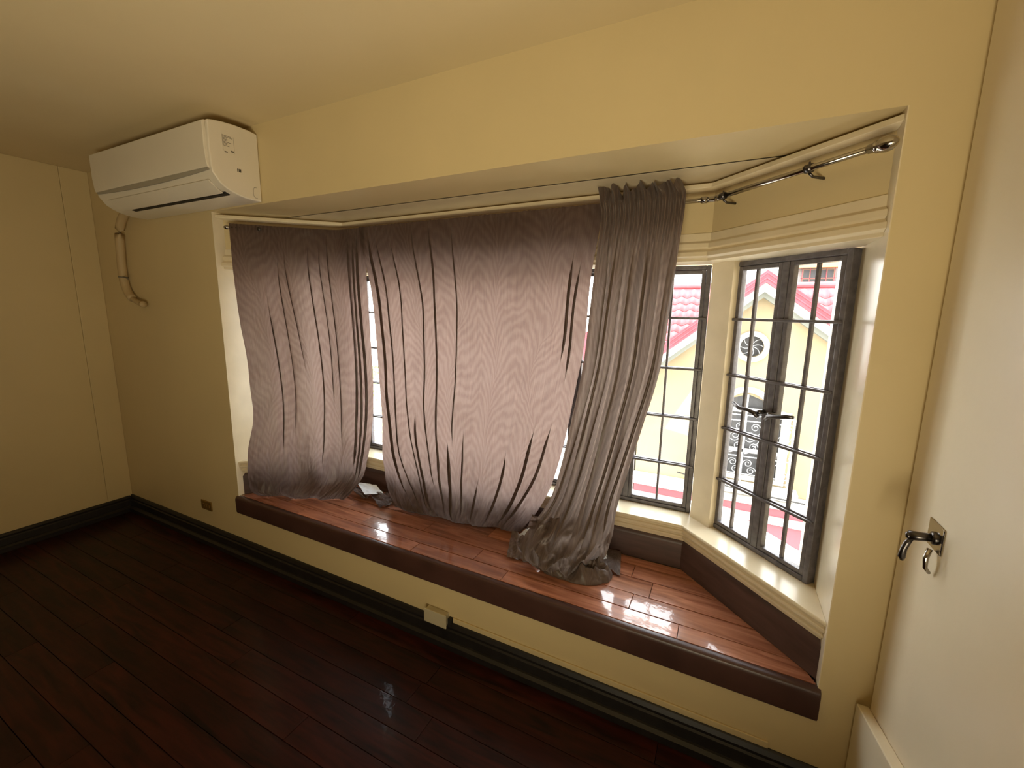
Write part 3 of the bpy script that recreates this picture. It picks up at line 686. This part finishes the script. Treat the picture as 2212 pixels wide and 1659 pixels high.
o = MB().box((1.680, -.020, .125), (1.700, -.001, .150)).build('box_shadow_block', M_dark, jb); o.location = -jo  # dark block stands in for the shadow at the box's right side
rc = MB().box((1.702, -.008, .1265), (3.05, 0, .152)).build('cable_raceway', M_wall, bevel=.002); tag(rc, 'flat painted cable raceway running right from the junction box above the skirting', 'raceway')

# right wall: hook and board
hk = empty('wall_hook', (XR, -.215, 1.115)); tag(hk, 'small metal hook on a square plate on the right wall beside the bay', 'hook')
ho = Vector((XR, -.215, 1.115))
o = MB().box((XR-.004, -.262, 1.082), (XR, -.180, 1.150)).build('back_plate', M_chrome, hk, bevel=.003); o.location = -ho
o = MB().tube([(XR, -.225, 1.112), (XR-.010, -.225, 1.112), (XR-.012, -.225, 1.112)], [.017, .016, .009], 16).tube([(XR-.010, -.225, 1.112), (XR-.030, -.223, 1.109), (XR-.052, -.220, 1.106)], [.010, .011, .012], 16).tube([(XR-.050, -.220, 1.106), (XR-.058, -.219, 1.105)], [.012, .006], 16).build('stem', M_darkmetal, hk, smooth=True); o.location = -ho
o = MB().tube([(XR-.045, -.2205, 1.100), (XR-.052, -.220, 1.085), (XR-.056, -.219, 1.068), (XR-.058, -.219, 1.045), (XR-.056, -.219, 1.035)], [.005, .007, .007, .0085, .004], 12).build('pendant', M_darkmetal, hk, smooth=True); o.location = -ho
o = MB().tube([(XR-.012, -.232, 1.085), (XR-.018, -.236, 1.06), (XR-.016, -.236, 1.035), (XR-.006, -.234, 1.022)], [.006, .006, .005, .004], 12).build('lower_prong', M_chrome, hk, smooth=True); o.location = -ho
wb = MB()
A_ = [(-.05, .0-.031), (-.012, .12), (-.012, .395), (-.30, .475), (-.62, .565), (-.62, -.031)]
wb.extr(A_, lambda q: Vector((XR-.034, q[0], q[1]+.032)), lambda q: Vector((XR-.001, q[0], q[1]+.032)))
o = wb.build('sloped_board', M_side, bevel=.004); tag(o, 'cream board with a sloping top edge standing against the right wall', 'board')

# ------------------------------------------------------------------ outside
M_cream = mat('cream_stucco', (.20, .155, .088), .85, noise_s=1.2, noise_a=.10, bump=.2, bump_s=12)
M_white = mat('white_stucco', (.40, .385, .35), .8)
M_redtrim = mat('faded_red_paint', (.21, .030, .042), .7, noise_s=6, noise_a=.25)
M_pink = mat('pink_red_stucco', (.25, .060, .072), .85, noise_s=1.5, noise_a=.12)
M_tile = mat('red_roof_tile', (.27, .060, .068), .6, noise_s=5, noise_a=.15)
M_greyw = mat('weathered_grey_wall', (.25, .245, .24), .9, noise_s=3, noise_a=.3)
M_orange = mat('orange_fascia', (.55, .22, .10), .8)
M_soffit = mat('grey_soffit_board', (.13, .135, .115), .8)
M_roomdark = mat('dim_window_glass', (.030, .030, .032), .5, noise_s=5, noise_a=.3)
M_iron = mat('white_painted_iron', (.30, .30, .30), .6)
M_wood = mat('tan_shutter', (.28, .18, .12), .7)
M_ground = mat('pale_concrete_ground', (.70, .67, .62), .9, noise_s=2, noise_a=.25)
M_leaf = mat('green_leaves', (.30, .42, .14), .7, noise_s=8, noise_a=.4)

g = MB().box((-40, .9, -3.5), (30, 60, -3.3)).build('ground', M_ground, kind='structure')
house = empty('house', (3.28, 7, -3.3)); tag(house, 'cream house with red gable trim and a round window across the street', 'house')
hO = Vector((3.28, 7, -3.3))
def hp(mb, name, mt, parent=None, **k):
    o = mb.build(name, mt, house if parent is None else parent, **k)
    if parent is None: o.location = -hO
    return o
AP = (3.28, 2.02)     # gable apex of the wall
xa, xb = 1.35, 7.2
def zl(x): return AP[1]-(AP[0]-x)*.83
def zr(x): return AP[1]-(x-AP[0])*.73
# wall with round and arched openings: build from convex strips around holes
wl = MB()
def quad_prism(P, y0=7.0, y1=7.25):
    a = [wl.bm.verts.new((p[0], y0, p[1])) for p in P]; b = [wl.bm.verts.new((p[0], y1, p[1])) for p in P]; k = len(P)
    wl.bm.faces.new(a); wl.bm.faces.new(b[::-1])
    for i in range(k): wl.bm.faces.new((a[i], b[i], b[(i+1) % k], a[(i+1) % k]))
RCX, RCZ, RI = 3.19, 1.11, .185
WX0, WX1, WZ0, WZA = 2.62, 3.80, -1.27, -.03      # palladian opening (rectangular part)
AX, AR = 3.21, .33
zb_, ze = -3.3, -.03
quad_prism([(xa, zb_), (WX0, zb_), (WX0, WZA), (xa, WZA)]); quad_prism([(WX1, zb_), (xb, zb_), (xb, WZA), (WX1, WZA)]); quad_prism([(WX0, zb_), (WX1, zb_), (WX1, WZ0), (WX0, WZ0)])
# band with arch: z -.03 .. .45
quad_prism([(xa, WZA), (AX-.5, WZA), (AX-.5, .45), (xa, .45)]); quad_prism([(AX+.5, WZA), (xb, WZA), (xb, min(.45, zr(xb)) if zr(xb) < .45 else .45), (AX+.5, .45)]) if zr(xb) > -.03 else quad_prism([(AX+.5, WZA), (AP[0]+(AP[1]+.03)/.73, WZA), (AP[0]+(AP[1]-.45)/.73, .45), (AX+.5, .45)])
for s in (-1, 1):
    quad_prism([(AX+s*.5, WZA), (AX+s*AR, WZA), (AX+s*AR*.707, WZA+AR*.707*.9), (AX+s*.5, .45)][::s])
    quad_prism([(AX+s*.5, .45), (AX+s*AR*.707, WZA+AR*.707*.9), (AX, WZA+AR*.9), (AX, .45)][::s])
# band with round hole: z .45 .. 1.60
zt_ = 1.60
def xL(z): return AP[0]-(AP[1]-z)/.83
def xR_(z): return AP[0]+(AP[1]-z)/.73
quad_prism([(xL(.45), .45), (RCX-.35, .45), (RCX-.35, zt_), (xL(zt_), zt_)] if xL(zt_) < RCX-.35 else [(xL(.45), .45), (RCX-.35, .45), (RCX-.35, zt_)])
quad_prism([(RCX+.45, .45), (xR_(.45), .45), (xR_(zt_), zt_), (RCX+.45, zt_)])
K = 16; hole = [(RCX+RI*math.cos(2*PI*i/K), RCZ+RI*math.sin(2*PI*i/K)) for i in range(K)]
def boxpt(a):
    cx_, sx2 = math.cos(a), math.sin(a); x0, x1, z0_, z1_ = RCX-.35, RCX+.45, .45, zt_
    tx = ((x1-RCX)/cx_ if cx_ > 0 else (x0-RCX)/cx_) if abs(cx_) > 1e-6 else 1e9; tz = ((z1_-RCZ)/sx2 if sx2 > 0 else (z0_-RCZ)/sx2) if abs(sx2) > 1e-6 else 1e9
    t = min(tx, tz); return (RCX+cx_*t, RCZ+sx2*t)
corn = [(RCX-.35, .45), (RCX+.45, .45), (RCX+.45, zt_), (RCX-.35, zt_)]
for i in range(K):
    a0, a1 = 2*PI*i/K, 2*PI*(i+1)/K; P = [hole[i], boxpt(a0)]
    for cc in corn:
        ang = math.atan2(cc[1]-RCZ, cc[0]-RCX) % (2*PI)
        if a0 < ang < a1: P.append(cc)
    P += [boxpt(a1), hole[(i+1) % K]]; quad_prism(P)
quad_prism([(xL(zt_), zt_), (xR_(zt_), zt_), AP])
hp(wl, 'wall', M_cream)
hp(MB().box((xb-.25, 7.26, -3.3), (xb-.05, 11.5, -.1)), 'side_wall', M_cream)
def ring(cx_, cz_, r0_, r1_, y0, y1, a0=0, a1=2*PI, k=32):
    mb = MB(); closed = abs(a1-a0-2*PI) < 1e-6; rows = []
    for i in range(k+1):
        a = a0+(a1-a0)*i/k; c_, s2 = math.cos(a), math.sin(a)
        rows.append([Vector((cx_+r0_*c_, y0, cz_+r0_*s2)), Vector((cx_+r1_*c_, y0, cz_+r1_*s2)), Vector((cx_+r1_*c_, y1, cz_+r1_*s2)), Vector((cx_+r0_*c_, y1, cz_+r0_*s2))])
    return mb.loft(rows)
hp(MB().box((xa+.05, 7.26, -3.3), (xa+.25, 11.5, .2)), 'side_wall', M_cream)
rw = hp(ring(RCX, RCZ, .185, .27, 6.95, 7.02), 'round_window', M_white, bevel=.008)
mb = ring(RCX, RCZ, .185, .205, 6.93, 6.95)
hp(mb, 'inner_ring', M_white, rw)
mb = MB()
for k in range(8):
    a = k*PI/4
    mb.tube(arc((RCX, 7.03, RCZ), (RCX+.12*math.cos(a+.6), 7.03, RCZ+.12*math.sin(a+.6)), (RCX+.18*math.cos(a), 7.03, RCZ+.18*math.sin(a)), 6), .006, 5)
hp(mb, 'scroll_grille', M_iron, rw)
hp(MB().box((RCX-.3, 7.18, RCZ-.3), (RCX+.3, 7.20, RCZ+.3)), 'pane', M_roomdark, rw)
aw = hp(ring(AX, WZA, AR, AR+.10, 6.94, 7.02, 0, PI), 'arched_window', M_white, bevel=.01)
fr = MB()
for x0_, x1_ in ((WX0-.06, WX0+.03), (AX-AR-.05, AX-AR+.03), (AX+AR-.03, AX+AR+.05), (WX1-.03, WX1+.10)): fr.box((x0_, 6.97, WZ0), (x1_, 7.06, WZA+.03))
fr.box((WX0, 6.975, WZA-.03), (WX1, 7.055, WZA+.04)); fr.box((WX0, 6.98, -.80), (WX1, 7.05, -.74)); fr.box((WX0-.06, 6.975, WZ0-.05), (WX1+.1, 7.055, WZ0+.02)); fr.box((AX-.02, 6.98, WZ0), (AX+.02, 7.04, WZA+AR-.03))
hp(fr, 'window_frame', M_white, aw)
hp(MB().box((WX0, 7.12, WZ0), (WX1, 7.14, WZA+.4)), 'pane', M_roomdark, aw)
# wrought iron window cage
cage = empty('window_cage', (0, 0, 0)); cage.parent = house; cage.location = -hO
CX0, CX1, CY = 2.50, 3.93, 6.72
bars = MB()
for z in (-.06, -.16, -.80, -1.12, -1.20, -1.28):
    bars.tube([(CX0, 6.99, z), (CX0, CY, z), (CX1, CY, z), (CX1, 6.99, z)], .010, 6)
for x_ in [CX0+(CX1-CX0)*i/6 for i in range(7)]: bars.tube([(x_, CY, -.06), (x_, CY, -1.28)], .009, 6)
for y_ in (6.86,): 
    for x_ in (CX0, CX1): bars.tube([(x_, y_, -.06), (x_, y_, -1.28)], .009, 6)
o = bars.build('cage_bars', M_iron, cage)
def scroll(cx_, cz_, r_, s=1, turns=1.4):
    return [Vector((cx_+s*r_*(1-.7*t)*math.cos(t*turns*2*PI), CY, cz_+r_*(1-.7*t)*math.sin(t*turns*2*PI))) for t in [i/16 for i in range(17)]]
for i in range(6):
    x0_ = CX0+(CX1-CX0)*(i+.5)/6; mb = MB()
    for j, z in enumerate((-.27, -.43, -.62, -.92, -1.05)): mb.tube(scroll(x0_+.03*(-1)**j, z, .075, (-1)**j), .006, 5)
    mb.tube(arc((x0_-.10, CY, -.50), (x0_, CY, -.60), (x0_+.10, CY, -.36), 6), .006, 5); mb.tube(arc((x0_-.1, CY, -.75), (x0_, CY, -.75), (x0_+.1, CY, -.5), 6), .006, 5)
    mb.build('scroll', M_iron, cage)
# ledges and coloured bands
hp(MB().box((xa-.05, 6.86, -1.72), (xb, 7.0, -1.58)).box((xa-.02, 6.92, -1.58), (xb, 7.0, -1.50)), 'ledge', M_white, bevel=.01)
hp(MB().box((WX0-.25, 6.70, -1.43), (WX1+.30, 7.0, -1.35)).box((WX0-.2, 6.80, -1.50), (WX1+.25, 7.0, -1.43)), 'window_ledge', M_white, bevel=.01)
hp(MB().box((xa, 6.96, -1.90), (xb, 7.0, -1.72)), 'upper_band', M_pink)
hp(MB().box((xa-.03, 6.88, -2.03), (xb, 7.0, -1.90)), 'lower_ledge', M_white, bevel=.01)
hp(MB().box((xa, 6.95, -3.3), (xb, 7.0, -2.03)), 'lower_wall', M_pink)
# gable boards: red top board, cream under-board, grey soffit
def rake(x_end, slope_sign, off_z0, off_z1, y0, y1, name, mt):
    sl_ = .83 if slope_sign < 0 else .73; dx = x_end-AP[0]; zt2 = AP[1]; ze_ = AP[1]-abs(dx)*sl_
    P = [(AP[0], zt2+off_z0), (x_end, ze_+off_z0), (x_end, ze_+off_z1), (AP[0], zt2+off_z1)]
    mb = MB(); a = [mb.bm.verts.new((p[0], y0, p[1])) for p in P]; b2 = [mb.bm.verts.new((p[0], y1, p[1])) for p in P]
    mb.bm.faces.new(a); mb.bm.faces.new(b2[::-1])
    for i in range(4): mb.bm.faces.new((a[i], b2[i], b2[(i+1) % 4], a[(i+1) % 4]))
    return hp(mb, name, mt)
for xe, sg in ((1.15, -1), (6.6, 1)):
    rake(xe, sg, .16, .36, 6.58, 9.6, 'red_barge_board', M_redtrim)
    rake(xe, sg, .22, .245, 6.565, 6.58, 'ridge_strip', M_redtrim)
    rake(xe, sg, .30, .325, 6.565, 6.58, 'ridge_strip', M_redtrim)
    rake(xe, sg, .02, .16, 6.68, 7.0, 'cream_barge_board', M_white)
    rake(xe, sg, -.07, .02, 6.82, 7.0, 'soffit_board', M_soffit)
# tiled main roof behind the gable
tr_root = hp(MB().extr([(7.6, .95), (9.45, 2.26), (9.45, 2.18), (7.6, .87)], lambda q: Vector((1.25, q[0], q[1])), lambda q: Vector((6.65, q[0], q[1]))), 'roof', M_tile)
slope = math.atan2(2.26-.95, 9.45-7.6); TW, TL = .235, .30
vs_, fs_ = [], []; kx = 10
for j, (yy, zz) in enumerate(((0, .012), (.30, .0))):
    for i in range(kx+1):
        q = i/kx; vs_.append((q*TW, yy, zz+.028*math.sin(q*2*PI)+.028))
for j, (yy, zz) in enumerate(((0, -.018), (.30, -.02))):
    for i in range(kx+1):
        q = i/kx; vs_.append((q*TW, yy, zz+.028*math.sin(q*2*PI)+.028))
n1 = kx+1
for i in range(kx):
    fs_ += [(i, i+1, n1+i+1, n1+i), (2*n1+i+1, 2*n1+i, 3*n1+i, 3*n1+i+1), (i+1, i, 2*n1+i, 2*n1+i+1)]
tme = bpy.data.meshes.new('roof_tile'); tme.from_pydata(vs_, [], fs_); tme.materials.append(M_tile)
for p in tme.polygons: p.use_smooth = (p.index % 3 == 0)
nrow = int(math.hypot(1.85, 1.31)/(TL*.86))
for rI in range(nrow):
    for cI in range(23):
        o = bpy.data.objects.new('roof_tile', tme); COL.objects.link(o); o.parent = tr_root
        d_ = rI*TL*.86; o.location = (1.25+cI*TW, 7.6+d_*math.cos(slope), .955+d_*math.sin(slope)); o.rotation_euler = (slope, 0, 0)
hp(MB().tube([(1.25, 9.45, 2.29), (6.65, 9.45, 2.29)], .07, 12), 'ridge_cap', M_tile)

# red-roofed annex seen in the gap between the curtains
ann = empty('house', (.3, 7.6, -3.3)); tag(ann, 'low annex with a plain red roof left of the gabled house', 'house')
aO = Vector((.3, 7.6, -3.3))
o = MB().extr([(-1.9, .25), (.75, 1.55), (.95, .70), (-1.9, -.30)], lambda q: Vector((q[0], 7.2, q[1])), lambda q: Vector((q[0], 7.5, q[1]))).build('red_gable_board', M_redtrim, ann); o.location = -aO
o = MB().box((-2.2, 7.3, -3.3), (1.1, 9.0, .45)).build('wall', M_white, ann); o.location = -aO
o = MB().box((-2.3, 7.18, .60), (1.1, 7.3, .70)).box((-2.3, 7.16, .50), (1.1, 7.3, .55)).build('red_eave_rail', M_redtrim, ann); o.location = -aO
o = MB().box((-2.2, 7.25, -.35), (1.1, 7.32, .10)).build('cream_band', M_cream, ann); o.location = -aO

# building behind on the right
bld = empty('building', (5.2, 12, -3.3)); tag(bld, 'weathered grey building with barred windows rising behind the red tiled roof', 'building')
bO = Vector((5.2, 12, -3.3))
def bb_(mb, name, mt): o = mb.build(name, mt, bld); o.location = -bO; return o
bb_(MB().box((4.28, 12, -3.3), (7.5, 15, 2.90)), 'wall', M_greyw)
bb_(MB().box((4.10, 11.7, 2.86), (7.7, 15.1, 3.15)), 'orange_fascia', M_orange)
for wx in (4.38, 4.74):
    f_ = bb_(MB().box((wx, 11.93, 2.36), (wx+.32, 12.0, 2.84)), 'window', M_wood)
    for px in (0, 1):
        for pz in (0, 1): 
            o = MB().box((wx+.02+px*.15, 11.92, 2.385+pz*.23), (wx+.145+px*.15, 11.935, 2.59+pz*.23)).build('pane', M_roomdark, f_)
bar = MB()
for i in range(5): bar.box((4.36+i*.17, 11.86, 2.34), (4.375+i*.17, 11.875, 2.86))
bar.box((4.34, 11.86, 2.60), (5.1, 11.875, 2.615)); bb_(bar, 'window_bars', M_redtrim)
bk = tag(MB().extr([(.2, 2.3), (4.1, 2.3), (4.1, 2.60), (2.6, 2.75), (.2, 2.70)], lambda q: Vector((q[0], 11.2, q[1]-1.0)), lambda q: Vector((q[0], 14, q[1]-1.0))).build('far_roof', M_greyw), 'distant grey roof edge above the tiled roof in the middle window', 'roof')

# low pale awning, its post block, and overhead wires
aw_ = MB().extr([(3.02, 6.2), (3.9, 5.2), (4.9, 4.4), (4.9, 3.0), (2.4, 3.0), (2.4, 6.2)], lambda q: Vector((q[0], q[1], -1.66)), lambda q: Vector((q[0], q[1], -1.58))).build('carport_roof', M_ground)
tag(aw_, 'weathered pale carport roof below, in front of the pink street wall', 'roof')
wr = MB()
wr.tube([(2.2, 6.3, -1.14), (3.3, 6.0, -1.17), (6.0, 5.6, -1.16)], .012, 6)
tag(wr.build('street_wire', M_dark, smooth=True), 'upper street wire crossing the cream house front', 'wire')
for k_, z_ in enumerate((-1.75, -1.82)):
    o = MB().tube([(3.2, 5.9, z_-.02*k_), (4.1, 5.6, z_-.10), (6.0, 5.2, z_-.16)], .010, 6).build('street_wire', M_dark, smooth=True)
    tag(o, ('upper of two low street wires before the pink wall', 'lowest street wire before the pink wall')[k_], 'wire')
# tree seen through the narrow gap
tree = empty('tree', (-6.4, 8, -3.3)); tag(tree, 'sunlit green tree seen in the slit between the two left curtains', 'tree')
tm = MB().tube([(0, 0, 0), (.1, 0, 1.2), (0, .1, 2.4)], [.14, .11, .07], 10).build('trunk', M_wood, tree, smooth=True)
vs_, fs_ = [], []
for i in range(900):
    a = random.uniform(0, 2*PI); r_ = random.uniform(.2, 1)**.6*1.5; zz = random.uniform(.2, 3.0)
    sh = math.sin(PI*min(1, max(.05, (zz+.2)/3.3))); c0 = Vector((math.cos(a)*r_*sh, math.sin(a)*r_*sh, zz+.3))
    d1 = Vector((random.gauss(0, 1), random.gauss(0, 1), random.gauss(0, .6))).normalized()*.09; d2 = d1.orthogonal().normalized()*.035
    b0 = len(vs_); vs_ += [tuple(c0-d1), tuple(c0+d2), tuple(c0+d1), tuple(c0-d2)]; fs_.append((b0, b0+1, b0+2, b0+3))
me = bpy.data.meshes.new('foliage'); me.from_pydata(vs_, [], fs_); put('foliage', me, M_leaf, tree, kind='stuff')
